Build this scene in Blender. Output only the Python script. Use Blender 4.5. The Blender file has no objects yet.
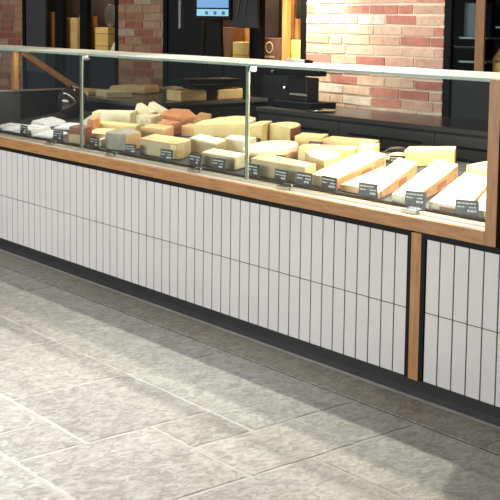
import bpy, bmesh, math, random
from mathutils import Vector, Matrix, noise
R = random.Random(7)
C = bpy.context.scene.collection
S = bpy.context.scene

# ------------------------------------------------------------------ camera
cam_d = bpy.data.cameras.new('camera'); cam = bpy.data.objects.new('camera', cam_d); C.objects.link(cam)
S.camera = cam
cam_d.sensor_width = 36.0; cam_d.lens = 36.0 * 1136.6 / 500.0
cam_d.shift_y = -120.0 / 500.0
cam_d.clip_start = 0.05; cam_d.clip_end = 100
r2 = Vector((0.63142, 0.775339, 0.012571)); u2 = Vector((-0.083816, 0.052124, 0.995117)); f2 = Vector((-0.770898, 0.62939, -0.097898))
cam.matrix_world = Matrix(((r2.x, u2.x, -f2.x, 7.059), (r2.y, u2.y, -f2.y, -3.568), (r2.z, u2.z, -f2.z, 1.6), (0, 0, 0, 1)))

# ------------------------------------------------------------------ world, lights, exposure
w = bpy.data.worlds.new('world'); S.world = w; w.use_nodes = True
w.node_tree.nodes['Background'].inputs[0].default_value = (0.93, 0.96, 1.0, 1)
w.node_tree.nodes['Background'].inputs[1].default_value = 0.10
S.view_settings.view_transform = 'Standard'; S.view_settings.look = 'None'
S.view_settings.gamma = 1.0; S.view_settings.use_curve_mapping = False
S.view_settings.exposure = 0.07

def light(name, kind, loc, energy, color, target=None, **kw):
    d = bpy.data.lights.new(name, kind); d.energy = energy; d.color = color
    for k, v in kw.items(): setattr(d, k, v)
    o = bpy.data.objects.new(name, d); C.objects.link(o); o.location = loc
    if target is not None:
        o.rotation_euler = (Vector(target) - Vector(loc)).to_track_quat('-Z', 'Y').to_euler()
    return o
# daylight from the shop front, opposite the counter
light('shop_front_daylight', 'AREA', (0.0, -7.5, 2.0), 560, (0.97, 0.985, 1.0), (0.3, 0, 1.9), shape='RECTANGLE', size=8.0, size_y=1.9)
# ceiling spots over the service aisle
for i, (x, y, e) in enumerate(((-0.6, 1.33, 60), (0.9, 1.33, 115), (2.2, 1.33, 210), (3.4, 1.33, 330))):
    light('aisle_ceiling_spot', 'SPOT', (x, y, 3.05), e, (1.0, 0.94, 0.83), (x + 0.3, -0.35, 0.0), spot_size=1.2, spot_blend=0.5, shadow_soft_size=0.035)
# case strip lights under the glass shelf
light('case_strip_light', 'AREA', (3.4, 0.50, 1.335), 29, (1.0, 0.88, 0.66), (3.4, 0.42, 0.8), shape='RECTANGLE', size=1.5, size_y=0.03)
light('case_strip_light', 'AREA', (0.6, 0.50, 1.335), 9, (1.0, 0.90, 0.72), (0.6, 0.42, 0.8), shape='RECTANGLE', size=2.6, size_y=0.03)
# daylight pool near the shop door
light('door_daylight', 'SPOT', (2.9, -4.4, 3.12), 1300, (0.92, 0.98, 1.0), (3.0, -2.15, 0), spot_size=0.8, spot_blend=1.0, shadow_soft_size=0.4)
# warm recessed spots washing the wide brick pier
light('brick_wash_spot', 'SPOT', (0.60, 1.98, 2.3), 240, (1.0, 0.89, 0.68), (0.60, 2.34, 1.15), spot_size=1.5, spot_blend=0.9, shadow_soft_size=0.05)
light('pier_ceiling_spot', 'SPOT', (1.5, 1.0, 3.0), 165, (1.0, 0.93, 0.84), (1.35, 2.34, 1.45), spot_size=0.9, spot_blend=0.9, shadow_soft_size=0.06)

# ------------------------------------------------------------------ materials
def lin(c):
    return tuple(((v / 255.0) / 12.92 if v / 255.0 <= 0.04045 else ((v / 255.0 + 0.055) / 1.055) ** 2.4) for v in c)
MATS = {}
def mat(name, col, rough=0.5, metal=0.0, col2=None, scale=8.0, bump=0.0, bscale=None, stretch=(1, 1, 1), coat=0.0, spec=0.5, detail=4.0, emit=None, estr=0, sss=0):
    if name in MATS: return MATS[name]
    m = bpy.data.materials.new(name); m.use_nodes = True; nt = m.node_tree; b = nt.nodes['Principled BSDF']
    b.inputs['Roughness'].default_value = rough; b.inputs['Metallic'].default_value = metal
    b.inputs['Specular IOR Level'].default_value = spec; b.inputs['Coat Weight'].default_value = coat
    c1 = lin(col) + (1,)
    b.inputs['Base Color'].default_value = c1
    tc = nt.nodes.new('ShaderNodeTexCoord'); mp = nt.nodes.new('ShaderNodeMapping'); mp.inputs['Scale'].default_value = stretch
    nt.links.new(tc.outputs['Object'], mp.inputs[0])
    if col2 is not None:
        n = nt.nodes.new('ShaderNodeTexNoise'); n.inputs['Scale'].default_value = scale; n.inputs['Detail'].default_value = detail
        n.inputs['Roughness'].default_value = 0.6
        nt.links.new(mp.outputs[0], n.inputs['Vector'])
        rp = nt.nodes.new('ShaderNodeValToRGB'); rp.color_ramp.elements[0].position = 0.35; rp.color_ramp.elements[1].position = 0.68
        rp.color_ramp.elements[0].color = c1; rp.color_ramp.elements[1].color = lin(col2) + (1,)
        nt.links.new(n.outputs[0], rp.inputs[0]); nt.links.new(rp.outputs[0], b.inputs['Base Color'])
    if bump:
        n2 = nt.nodes.new('ShaderNodeTexNoise'); n2.inputs['Scale'].default_value = bscale or scale * 3; n2.inputs['Detail'].default_value = 5
        nt.links.new(mp.outputs[0], n2.inputs['Vector'])
        bp = nt.nodes.new('ShaderNodeBump'); bp.inputs['Strength'].default_value = bump; bp.inputs['Distance'].default_value = 0.01
        nt.links.new(n2.outputs[0], bp.inputs['Height']); nt.links.new(bp.outputs[0], b.inputs['Normal'])
    if emit is not None:
        b.inputs['Emission Color'].default_value = lin(emit) + (1,); b.inputs['Emission Strength'].default_value = estr
    MATS[name] = m; return m

def attr_mat(name, rough, nscale, amount, bump, bscale, dark=None, spec=0.3, fine=None):
    """colour per face from the attribute 'tint', mottled by noise"""
    m = bpy.data.materials.new(name); m.use_nodes = True; nt = m.node_tree; b = nt.nodes['Principled BSDF']
    b.inputs['Roughness'].default_value = rough; b.inputs['Specular IOR Level'].default_value = spec
    at = nt.nodes.new('ShaderNodeAttribute'); at.attribute_name = 'tint'
    tc = nt.nodes.new('ShaderNodeTexCoord')
    n = nt.nodes.new('ShaderNodeTexNoise'); n.inputs['Scale'].default_value = nscale; n.inputs['Detail'].default_value = 8; n.inputs['Roughness'].default_value = 0.68
    n.inputs['Distortion'].default_value = 0.8
    nt.links.new(tc.outputs['Object'], n.inputs['Vector'])
    rp = nt.nodes.new('ShaderNodeValToRGB'); rp.color_ramp.elements[0].position = 0.36; rp.color_ramp.elements[1].position = 0.64
    lo = 1 - amount; hi = 1 + amount * 0.6
    rp.color_ramp.elements[0].color = (lo, lo * 0.98, lo * 0.94, 1); rp.color_ramp.elements[1].color = (hi, hi, hi, 1)
    nt.links.new(n.outputs[0], rp.inputs[0])
    mx = nt.nodes.new('ShaderNodeMix'); mx.data_type = 'RGBA'; mx.blend_type = 'MULTIPLY'; mx.inputs[0].default_value = 1.0
    nt.links.new(at.outputs['Color'], mx.inputs[6]); nt.links.new(rp.outputs[0], mx.inputs[7])
    last = mx.outputs[2]
    if fine:
        n3 = nt.nodes.new('ShaderNodeTexNoise'); n3.inputs['Scale'].default_value = fine[0]; n3.inputs['Detail'].default_value = 5; n3.inputs['Distortion'].default_value = 1.6
        mp = nt.nodes.new('ShaderNodeMapping'); mp.inputs['Scale'].default_value = (1.0, 0.62, 1.0); nt.links.new(tc.outputs['Object'], mp.inputs[0]); nt.links.new(mp.outputs[0], n3.inputs['Vector'])
        r3 = nt.nodes.new('ShaderNodeValToRGB'); r3.color_ramp.elements[0].position = 0.38; r3.color_ramp.elements[1].position = 0.6
        lo, hi = 1 - fine[1], 1 + fine[1] * .45
        r3.color_ramp.elements[0].color = (lo, lo, lo, 1); r3.color_ramp.elements[1].color = (hi, hi, hi * .99, 1)
        nt.links.new(n3.outputs[0], r3.inputs[0])
        m3 = nt.nodes.new('ShaderNodeMix'); m3.data_type = 'RGBA'; m3.blend_type = 'MULTIPLY'; m3.inputs[0].default_value = 1.0
        nt.links.new(last, m3.inputs[6]); nt.links.new(r3.outputs[0], m3.inputs[7]); last = m3.outputs[2]
    nt.links.new(last, b.inputs['Base Color'])
    if bump:
        n2 = nt.nodes.new('ShaderNodeTexNoise'); n2.inputs['Scale'].default_value = bscale; n2.inputs['Detail'].default_value = 6
        nt.links.new(tc.outputs['Object'], n2.inputs['Vector'])
        bp = nt.nodes.new('ShaderNodeBump'); bp.inputs['Strength'].default_value = bump; bp.inputs['Distance'].default_value = 0.008
        nt.links.new(n2.outputs[0], bp.inputs['Height']); nt.links.new(bp.outputs[0], b.inputs['Normal'])
    MATS[name] = m; return m

def glass_mat(name, tint, extra=0.0):
    m = bpy.data.materials.new(name); m.use_nodes = True; nt = m.node_tree
    nt.nodes.remove(nt.nodes['Principled BSDF']); out = nt.nodes['Material Output']
    tr = nt.nodes.new('ShaderNodeBsdfTransparent'); tr.inputs[0].default_value = tint + (1,)
    gl = nt.nodes.new('ShaderNodeBsdfGlossy'); gl.inputs['Roughness'].default_value = 0.0; gl.inputs[0].default_value = (0.95, 1.0, 0.98, 1)
    geo = nt.nodes.new('ShaderNodeNewGeometry')
    mr = nt.nodes.new('ShaderNodeMapRange'); mr.inputs['To Min'].default_value = 1.45; mr.inputs['To Max'].default_value = 1 / 1.45
    nt.links.new(geo.outputs['Backfacing'], mr.inputs['Value'])
    fr = nt.nodes.new('ShaderNodeFresnel'); nt.links.new(mr.outputs[0], fr.inputs['IOR'])
    mx = nt.nodes.new('ShaderNodeMixShader'); nt.links.new(fr.outputs[0], mx.inputs[0])
    nt.links.new(tr.outputs[0], mx.inputs[1]); nt.links.new(gl.outputs[0], mx.inputs[2]); nt.links.new(mx.outputs[0], out.inputs[0])
    MATS[name] = m; return m

def pale_glass_mat(name, tint, film, dens):
    """clear glass mixed with a pale diffuse tone that grows stronger at a grazing view"""
    m = glass_mat(name, tint); nt = m.node_tree; out = nt.nodes['Material Output']
    src = out.inputs[0].links[0].from_socket
    df = nt.nodes.new('ShaderNodeBsdfDiffuse'); df.inputs[0].default_value = lin(film) + (1,)
    lw = nt.nodes.new('ShaderNodeLayerWeight'); lw.inputs['Blend'].default_value = 0.5
    a = nt.nodes.new('ShaderNodeMath'); a.operation = 'SUBTRACT'; a.inputs[0].default_value = 1.0; nt.links.new(lw.outputs['Facing'], a.inputs[1])
    b = nt.nodes.new('ShaderNodeMath'); b.operation = 'MAXIMUM'; b.inputs[1].default_value = 0.02; nt.links.new(a.outputs[0], b.inputs[0])
    c = nt.nodes.new('ShaderNodeMath'); c.operation = 'DIVIDE'; c.inputs[0].default_value = -dens; nt.links.new(b.outputs[0], c.inputs[1])
    e = nt.nodes.new('ShaderNodeMath'); e.operation = 'EXPONENT'; nt.links.new(c.outputs[0], e.inputs[0])
    f = nt.nodes.new('ShaderNodeMath'); f.operation = 'SUBTRACT'; f.inputs[0].default_value = 1.0; nt.links.new(e.outputs[0], f.inputs[1])
    mx = nt.nodes.new('ShaderNodeMixShader'); nt.links.new(f.outputs[0], mx.inputs[0]); nt.links.new(src, mx.inputs[1]); nt.links.new(df.outputs[0], mx.inputs[2])
    nt.links.new(mx.outputs[0], out.inputs[0]); return m

WOOD = mat('oiled_oak', (178, 130, 78), 0.45, col2=(150, 104, 58), scale=5, stretch=(1.5, 14, 14), bump=0.05, bscale=20)
WOODV = mat('oiled_oak_upright', (176, 128, 76), 0.45, col2=(150, 104, 58), scale=5, stretch=(14, 14, 1.5), bump=0.05, bscale=20)
TILE = mat('glazed_white_tile', (210, 207, 203), 0.25, col2=(205, 202, 198), scale=2.5)
GROUT = mat('dark_grout', (70, 65, 60), 0.9)
BLACK = mat('black_metal', (15, 15, 15), 0.6, spec=0.15)
PLINTH = mat('black_plinth', (36, 36, 36), 0.55, col2=(29, 29, 29), scale=8)
STEEL = mat('brushed_steel', (214, 210, 200), 0.32, metal=0.85, col2=(200, 196, 186), scale=4, stretch=(1, 30, 30))
SILL = mat('pale_steel_sill', (205, 198, 184), 0.4, metal=0.2)
CHROME = mat('chrome', (200, 202, 204), 0.15, metal=1.0)
DECK = mat('black_display_mat', (40, 39, 38), 0.6)
GLASS = glass_mat('clear_glass', (0.955, 0.975, 0.965))
TOPG = pale_glass_mat('pale_shelf_glass', (0.955, 0.975, 0.965), (222, 221, 208), 0.075)  # pale diffuse tone mixed in, stronger at a grazing view
EDGE = mat('green_glass_edge', (150, 172, 160), 0.15, col2=(120, 150, 138), scale=6)
DGREY = mat('charcoal_laminate', (66, 66, 66), 0.4)
DARK = mat('black_laminate', (24, 24, 25), 0.4, spec=0.35)
DBROWN = mat('dark_brown_board', (66, 50, 42), 0.6, col2=(52, 40, 34), scale=6)

# ------------------------------------------------------------------ mesh helpers
def link(name, me, m, parent=None):
    o = bpy.data.objects.new(name, me); C.objects.link(o)
    if m is not None:
        for k in (m if isinstance(m, (list, tuple)) else [m]): me.materials.append(k)
    if parent is not None: o.parent = parent
    return o

class MB:
    """collects shapes into one mesh (coordinates local to the thing)"""
    def __init__(s): s.bm = bmesh.new()
    def box(s, x0, x1, y0, y1, z0, z1, bev=0.0, seg=2, mtx=None, mi=0):
        t = bmesh.new(); bmesh.ops.create_cube(t, size=1.0)
        for v in t.verts:
            v.co = Vector(((x0 + x1) / 2 + v.co.x * (x1 - x0), (y0 + y1) / 2 + v.co.y * (y1 - y0), (z0 + z1) / 2 + v.co.z * (z1 - z0)))
        if bev: bmesh.ops.bevel(t, geom=t.edges[:], offset=bev, segments=seg, affect='EDGES', profile=0.6)
        return s._add(t, mtx, mi)
    def prism(s, bot, top, bev=0.0, seg=2, mi=0):
        t = bmesh.new(); n = len(bot)
        b = [t.verts.new(p) for p in bot]; a = [t.verts.new(p) for p in top]
        t.faces.new(b[::-1]); t.faces.new(a)
        for i in range(n): t.faces.new((b[i], b[(i + 1) % n], a[(i + 1) % n], a[i]))
        bmesh.ops.recalc_face_normals(t, faces=t.faces[:])
        if bev: bmesh.ops.bevel(t, geom=t.edges[:], offset=bev, segments=seg, affect='EDGES', profile=0.6, clamp_overlap=True)
        return s._add(t, None, mi)
    def lathe(s, prof, n=32, mtx=None, mi=0):
        t = bmesh.new(); rings = []
        for r, z in prof:
            if r < 1e-5: rings.append([t.verts.new((0, 0, z))])
            else: rings.append([t.verts.new((r * math.cos(2 * math.pi * k / n), r * math.sin(2 * math.pi * k / n), z)) for k in range(n)])
        for a, b in zip(rings, rings[1:]):
            for k in range(n):
                k2 = (k + 1) % n
                if len(a) == 1 and len(b) == 1: continue
                if len(a) == 1: t.faces.new((a[0], b[k], b[k2]))
                elif len(b) == 1: t.faces.new((a[k], b[0], a[k2]))
                else: t.faces.new((a[k], b[k], b[k2], a[k2]))
        bmesh.ops.recalc_face_normals(t, faces=t.faces[:])
        return s._add(t, mtx, mi, smooth=True)
    def tube(s, p, q, r, n=12, r2=None):
        p = Vector(p); q = Vector(q); d = q - p
        m = Matrix.Translation(p) @ d.to_track_quat('Z', 'Y').to_matrix().to_4x4()
        L = d.length; r2 = r if r2 is None else r2
        return s.lathe([(0, 0), (r, 0), (r2, L), (0, L)], n, m)
    def _add(s, t, mtx, mi, smooth=False):
        if mtx is not None: bmesh.ops.transform(t, matrix=mtx, verts=t.verts[:])
        for f in t.faces: f.material_index = mi; f.smooth = smooth
        me = bpy.data.meshes.new('tmp'); t.to_mesh(me); t.free(); s.bm.from_mesh(me); bpy.data.meshes.remove(me)
        return s
    def build(s, name, m, parent=None, smooth=False, loc=None):
        me = bpy.data.meshes.new(name); s.bm.to_mesh(me); s.bm.free()
        if smooth:
            for p in me.polygons: p.use_smooth = True
        o = link(name, me, m, parent)
        if loc is not None: o.location = loc
        return o

def tag(o, label=None, cat=None, group=None, kind=None):
    if label: o['label'] = label
    if cat: o['category'] = cat
    if group: o['group'] = group
    if kind: o['kind'] = kind
    return o
def thing(name, label, cat, loc=(0, 0, 0), rz=0.0, group=None, rx=0.0):
    o = bpy.data.objects.new(name, None); C.objects.link(o); o.location = loc; o.rotation_euler = (rx, 0, rz)
    o.empty_display_size = 0.1
    return tag(o, label, cat, group)
def jit(c, a):
    k = 1 + R.uniform(-a, a); h = R.uniform(-.012, .012); return (min(1, c[0] * k * (1 + h)), min(1, c[1] * k), min(1, c[2] * k * (1 - h)))

# ------------------------------------------------------------------ floor of stone slabs
def tinted_mesh(name, quads, tints, mats, midx=None):
    """quads: list of (verts, faces); one tint per entry"""
    V = []; F = []; T = []; M = []
    for k, (vs, fs) in enumerate(quads):
        o = len(V); V += vs
        for f in fs:
            F.append(tuple(i + o for i in f)); T.append(tints[k]); M.append(midx[k] if midx else 0)
    me = bpy.data.meshes.new(name); me.from_pydata(V, [], F); me.update()
    ca = me.attributes.new('tint', 'FLOAT_COLOR', 'FACE')
    for i, t in enumerate(T): ca.data[i].color = tuple(t) + (1,)
    for i, p in enumerate(me.polygons): p.material_index = M[i]
    for m in mats: me.materials.append(m)
    return me
def slab(x0, x1, y0, y1, g=0.010, z=0.0, dz=0.003, n=7, a=0.004):
    """one stone with a slightly wandering outline and a chamfered edge"""
    c = [(x0 + g, y0 + g), (x1 - g, y0 + g), (x1 - g, y1 - g), (x0 + g, y1 - g)]; out = []
    for k in range(4):
        p, q_ = c[k], c[(k + 1) % 4]
        for i in range(n):
            t = i / n; out.append((p[0] + (q_[0] - p[0]) * t + R.uniform(-a, a), p[1] + (q_[1] - p[1]) * t + R.uniform(-a, a)))
    mx, my = (x0 + x1) / 2, (y0 + y1) / 2; N = len(out)
    v = [(p[0], p[1], z) for p in out] + [(p[0] + math.copysign(dz, p[0] - mx), p[1] + math.copysign(dz, p[1] - my), z - dz) for p in out]
    return v, [tuple(range(N))] + [(k + N, (k + 1) % N + N, (k + 1) % N, k) for k in range(N)]
STONE = attr_mat('limestone_slab', 0.45, 12.0, 0.13, 0.10, 40, spec=0.3, fine=(30.0, 0.28))
GROUTL = mat('pale_floor_grout', (206, 203, 197), 0.8, col2=(190, 186, 180), scale=14)
JOINTD = mat('dark_floor_joint', (38, 36, 33), 0.9)
q = []; tint = []; mi = []
base_t = lin((186, 184, 180))
known = [(2.19, 2.86, -.83, -.262), (2.86, 3.75, -.83, -.262), (3.75, 4.09, -.61, -.262), (3.75, 4.09, -1.12, -.61),
         (2.19, 2.86, -1.41, -.83), (2.86, 3.47, -1.41, -.83), (3.47, 3.75, -1.12, -.83), (3.47, 4.09, -1.71, -1.12),
         (2.45, 3.18, -2.0, -1.41), (3.18, 3.47, -1.71, -1.41), (3.18, 4.09, -2.3, -1.71), (2.45, 3.18, -2.3, -2.0)]
tones = [1.0, 0.97, .95, 1.0, .95, .86, .88, .98, 1.0, .92, 1.02, 1.0]
for k, s_ in enumerate(known):
    q.append(slab(*s_)); tint.append(tuple(c * tones[k] for c in jit(base_t, .03))); mi.append(0)
rows = [-.262, -.83, -1.41, -2.3, -2.9, -3.5, -4.1, -4.8, -5.6]
for a, b in zip(rows, rows[1:]):
    spans = [(-7.0, 2.19), (4.09, 11.0)] if a > -1.4 else ([(-7.0, 2.45), (4.09, 11.0)] if a > -2.2 else [(-7.0, 11.0)])
    for s0, s1 in spans:
        x = s0
        while x < s1 - 0.02:
            n = x + R.choice((.55, .65, .72, .9)) + R.uniform(-.05, .05)
            if s1 - n < .3: n = s1
            q.append(slab(x, n, b, a)); tint.append(jit(base_t, .07)); mi.append(0); x = n
# plain border strip along the counter
x = -7.0
while x < 11:
    n = x + 1.9
    q.append(slab(x, n, -.254, -.050, g=0.002, dz=.003, a=.001)); tint.append(jit(lin((158, 153, 142)), .03)); mi.append(0); x = n
# service aisle behind the counter
q.append(([(-7, 0.05, 0), (11, 0.05, 0), (11, 2.9, 0), (-7, 2.9, 0)], [(0, 1, 2, 3)])); tint.append(lin((120, 112, 100))); mi.append(0)
# grout bed, dark joint, pale mortar bead
q.append(([(-7, -5.6, -.0028), (11, -5.6, -.0028), (11, -.262, -.0028), (-7, -.262, -.0028)], [(0, 1, 2, 3)])); tint.append((1, 1, 1)); mi.append(1)
q.append(([(-7, -.275, -.0045), (11, -.275, -.0045), (11, -.045, -.0045), (-7, -.045, -.0045)], [(0, 1, 2, 3)])); tint.append((1, 1, 1)); mi.append(2)
q.append(([(-7, -.052, .001), (11, -.052, .001), (11, 0.06, .003), (-7, 0.06, .003)], [(0, 1, 2, 3)])); tint.append((1, 1, 1)); mi.append(1)
fl = bpy.data.objects.new('floor', tinted_mesh('floor', q, tint, [STONE, GROUTL, JOINTD], mi)); C.objects.link(fl)
tag(fl, 'grey limestone slab floor with pale mortar joints', kind='structure')

# ------------------------------------------------------------------ brick back wall (piers between the cabinets)
BRICK = attr_mat('old_brick', 0.9, 12, 0.2, 0.35, 30, spec=0.1)
MORTAR = mat('brick_mortar', (222, 202, 182), 0.95, col2=(210, 190, 168), scale=20, bump=0.3, bscale=50)
WY = 2.34
piers = [(-5.6, -4.11), (-2.19, -1.44), (0.49, 1.89), (4.2, 6.5)]
dim_piers = (-5.6, -2.19)      # dim light on the two left piers, put into browner tints
pal = [((182, 126, 112), .24), ((206, 170, 150), .32), ((208, 180, 158), .24), ((186, 160, 138), .08), ((214, 202, 192), .03), ((186, 140, 122), .12)]
def pick():
    t = R.random() * sum(p[1] for p in pal)
    for c, p in pal:
        t -= p
        if t <= 0: return lin(c)
    return lin(pal[0][0])
q = []; tint = []; mi = []
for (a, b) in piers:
    mb_i = 2 if a in dim_piers else 1
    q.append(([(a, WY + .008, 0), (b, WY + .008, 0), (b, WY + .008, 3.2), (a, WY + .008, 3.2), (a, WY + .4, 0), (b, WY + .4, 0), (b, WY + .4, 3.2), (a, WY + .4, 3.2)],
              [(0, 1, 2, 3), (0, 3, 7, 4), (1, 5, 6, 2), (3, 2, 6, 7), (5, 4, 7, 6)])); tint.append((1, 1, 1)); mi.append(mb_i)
    z = 0.0; row = 0
    while z < 3.18:
        x = a - (0.0 if row % 2 else 0.14) - R.uniform(0, .03)
        while x < b:
            L = R.choice((.29, .29, .30, .14 if R.random() < .4 else .28)); x0 = max(x, a); x1 = min(x + L, b)
            if x1 - x0 > .03:
                g = .006; j = lambda s=.004: R.uniform(-s, s)
                yf = WY + .004 - R.uniform(0, .004)
                f = [(x0 + g + j(), yf, z + .007 + j()), (x1 - g + j(), yf, z + .007 + j()), (x1 - g + j(), yf, z + .065 + j()), (x0 + g + j(), yf, z + .065 + j())]
                bk = [(p[0], WY + .01, p[2]) for p in f]
                q.append((f + bk, [(0, 1, 2, 3), (4, 5, 1, 0), (5, 6, 2, 1), (6, 7, 3, 2), (7, 4, 0, 3)])); cb = jit(pick(), .08); tint.append((cb[0] * .62, cb[1] * .56, cb[2] * .48) if a in dim_piers else cb); mi.append(0)  # left pier bricks darkened in colour for the dim light there
            x += L
        z += .0745; row += 1
wb = bpy.data.objects.new('wall_back', tinted_mesh('wall_back', q, tint, [BRICK, MORTAR, mat('brown_mortar', (150, 122, 98), 0.95, col2=(132, 106, 84), scale=20)], mi)); C.objects.link(wb)  # left pier mortar also carries the dim light in its colour
tag(wb, 'old red and beige brick wall piers behind the service aisle', kind='structure')
# plain wall behind and above the cabinets
o = MB().box(-5.6, 6.5, WY + .62, WY + .7, 0, 3.2).build('wall_rear', mat('dark_plaster', (70, 62, 56), .9)); tag(o, 'dark plaster wall behind the cabinets', kind='structure')

o = MB().box(-7, 11, -8.5, 3.04, 3.2, 3.3).build('ceiling', mat('warm_grey_ceiling', (118, 112, 106), .9)); tag(o, 'plain warm grey ceiling over the shop', kind='structure')
# ------------------------------------------------------------------ the counter
PT = .077
ct = thing('cheese_display_counter', 'long white tiled cheese counter with oak frame and glass display case', 'display counter', (1.7, 0.4, 0))
OX, OY = 1.7, 0.4
class CB(MB):
    def box(s, x0, x1, y0, y1, z0, z1, **k): return MB.box(s, x0 - OX, x1 - OX, y0 - OY, y1 - OY, z0, z1, **k)
    def prism(s, b, t, **k): f = lambda l: [(p[0] - OX, p[1] - OY, p[2]) for p in l]; return MB.prism(s, f(b), f(t), **k)
XL, XR = -3.2, 5.6
def tiles(k0, k1, x0, name):
    m = CB()
    x1 = x0 + (k1 - k0) * PT
    m.box(x0, x1, .004, .02, .05, .688, mi=1)
    for k in range(k1 - k0):
        for z0, z1 in ((.066, .365), (.3685, .686)):
            g = .0028
            m.box(x0 + k * PT + g, x0 + (k + 1) * PT - g, 0.0, .012, z0, z1, bev=.0012, seg=1, mi=0)
    return m.build(name, [TILE, GROUT], ct)
tiles(0, 91, 3.773 - 91 * PT, 'tile_panel')
tiles(0, 22, 3.875, 'tile_panel')
m = CB(); m.box(-3.24, 3.796, -.007, .03, .683, .709); m.box(3.773, 3.796, -.007, .03, .04, .683); m.box(3.852, 3.875, -.007, .03, .04, .683); m.box(3.852, XR, -.007, .03, .683, .709)
m.build('panel_surround', BLACK, ct)
m = CB(); m.box(3.796, 3.852, -.008, .03, .04, .702, bev=.001); m.build('mullion', WOODV, ct)
m = CB(); m.prism([(XL, 0.03, .004), (XR, 0.03, .004), (XR, -.032, .004), (XL, -.032, .004)], [(XL, 0.03, .035), (XR, 0.03, .035), (XR, -.032, .035), (XL, -.032, .035)])
m.prism([(XL, 0.03, .035), (XR, 0.03, .035), (XR, -.032, .035), (XL, -.032, .035)], [(XL, 0.03, .068), (XR, 0.03, .068), (XR, -.004, .068), (XL, -.004, .068)])
m.build('plinth', PLINTH, ct)
m = CB(); m.box(XL, 4.19, -.012, .02, .7085, .766, bev=.003); m.build('front_rail', WOOD, ct)
m = CB(); m.box(4.19, 4.247, -.012, .06, .7085, 1.372, bev=.003); m.build('end_post', WOODV, ct)
m = CB(); m.box(4.2485, XR, .0, .98, .704, 1.40); m.build('end_panel', BLACK, ct)
m = CB(); m.box(XL, 4.22, .02, .175, .745, .760); m.build('sill', SILL, ct)
m = CB(); m.box(XL, 4.22, .085, .093, .760, .772, bev=.001); m.box(XL, 4.22, .107, .115, .760, .772, bev=.001); m.build('glass_channel', STEEL, ct)
def dz(y): return .745 + .14 * (y - .15)
m = CB()
m.prism([(XL, .175, .70), (4.22, .175, .70), (4.22, 1.02, .70), (XL, 1.02, .70)], [(XL, .175, dz(.175)), (4.22, .175, dz(.175)), (4.22, 1.02, dz(1.02)), (XL, 1.02, dz(1.02))])
m.build('display_deck', DECK, ct)
m = CB(); m.box(XL, 4.22, .175, .183, .74, .774); m.box(XL, 4.22, 1.02, 1.035, .5, dz(1.02) + .02); m.build('deck_lip', BLACK, ct)
m = CB(); m.box(XL, XR, .93, 1.02, 0.04, .70); m.box(XL, XR, .03, .93, .66, .70); m.build('carcass', DARK, ct)
joints = [-2.415, -.765, .885, 2.535, 4.188]
for a, b in zip(joints, joints[1:]):
    p = CB(); p.box(a + .003, b - .003, .0955, .1045, .761, 1.355)
    o = p.build('front_glass', [GLASS, EDGE], ct)
    for f in o.data.polygons:
        if abs(f.normal.y) < .5: f.material_index = 1
    p = CB(); p.box(a + .003, b - .003, .085, .56, 1.357, 1.369)
    o = p.build('top_glass', [TOPG, EDGE], ct)
    for f in o.data.polygons:
        if abs(f.normal.z) < .5: f.material_index = 1
for x in joints[1:-1]:
    m = CB(); m.box(x - .011, x + .011, .106, .114, .762, 1.354, bev=.002); m.build('pane_joint_profile', STEEL, ct)
    m = CB(); m.box(x - .02, x + .02, .105, .15, 1.325, 1.356, bev=.003); m.build('corner_clamp', CHROME, ct)
for x in (-.6, .52, 1.26, 2.11, 2.86, 3.70):
    m = CB(); m.box(x - .045, x + .045, .07, .094, .760, .778, bev=.003); m.box(x - .03, x + .03, .106, .13, .760, .785, bev=.003); m.build('glass_clip', CHROME, ct)
m = CB(); m.box(-.79, -.75, .49, .53, 1.036, 1.356, bev=.002); m.build('rear_upright', WOODV, ct)
# sloping oak end frame and dark side panel at the far end of the case
m = CB(); a0 = (.56, 1.352); a1 = (1.10, 1.02); th = .048
m.prism([(-.79, a0[0], a0[1] - th), (-.75, a0[0], a0[1] - th), (-.75, a1[0], a1[1] - th), (-.79, a1[0], a1[1] - th)],
        [(-.79, a0[0], a0[1]), (-.75, a0[0], a0[1]), (-.75, a1[0], a1[1]), (-.79, a1[0], a1[1])], bev=.002)
m.build('sloping_end_frame', WOODV, ct)
m = CB(); m.box(-.80, -.785, .12, .56, .74, 1.022); m.build('side_panel', DGREY, ct)
m = CB(); m.box(-.80, -.785, .56, 1.05, .74, 1.022); m.build('side_panel', DARK, ct)
m = CB(); m.box(-.803, -.782, .12, 1.08, 1.022, 1.034, bev=.002); m.build('side_panel_trim', STEEL, ct)
m = CB(); m.box(4.165, 4.189, .125, .16, 1.14, 1.21, bev=.003); m.build('latch', BLACK, ct)

# ------------------------------------------------------------------ cheeses on the sloping deck
CREAM = mat('cream_paste', (250, 232, 186), .5, col2=(244, 218, 160), scale=9, bump=.08, bscale=60)
PALE = mat('ivory_paste', (246, 236, 206), .55, col2=(236, 222, 184), scale=12, bump=.1, bscale=60)
YEL = mat('yellow_paste', (236, 216, 160), .5, col2=(224, 198, 134), scale=9, bump=.08, bscale=60)
GRNB = mat('greenish_paste', (202, 186, 144), .55, col2=(184, 166, 122), scale=10, bump=.08, bscale=60)
BLUE = mat('veined_paste', (226, 214, 178), .55, col2=(178, 176, 148), scale=26, bump=.1, bscale=60)
ORNG = mat('orange_washed_rind', (222, 162, 112), .55, col2=(196, 118, 78), scale=10, bump=.2, bscale=40)
PEACH = mat('peach_paste', (240, 200, 150), .5, col2=(230, 180, 124), scale=10, bump=.08, bscale=50)
RBROWN = mat('brown_rind', (170, 122, 76), .7, col2=(142, 94, 58), scale=18, bump=.35, bscale=50)
RTAN = mat('tan_rind', (198, 156, 106), .75, col2=(164, 116, 74), scale=22, bump=.3, bscale=50)
RGREY = mat('grey_rind', (176, 170, 154), .75, col2=(148, 142, 128), scale=16, bump=.4, bscale=50)
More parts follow.
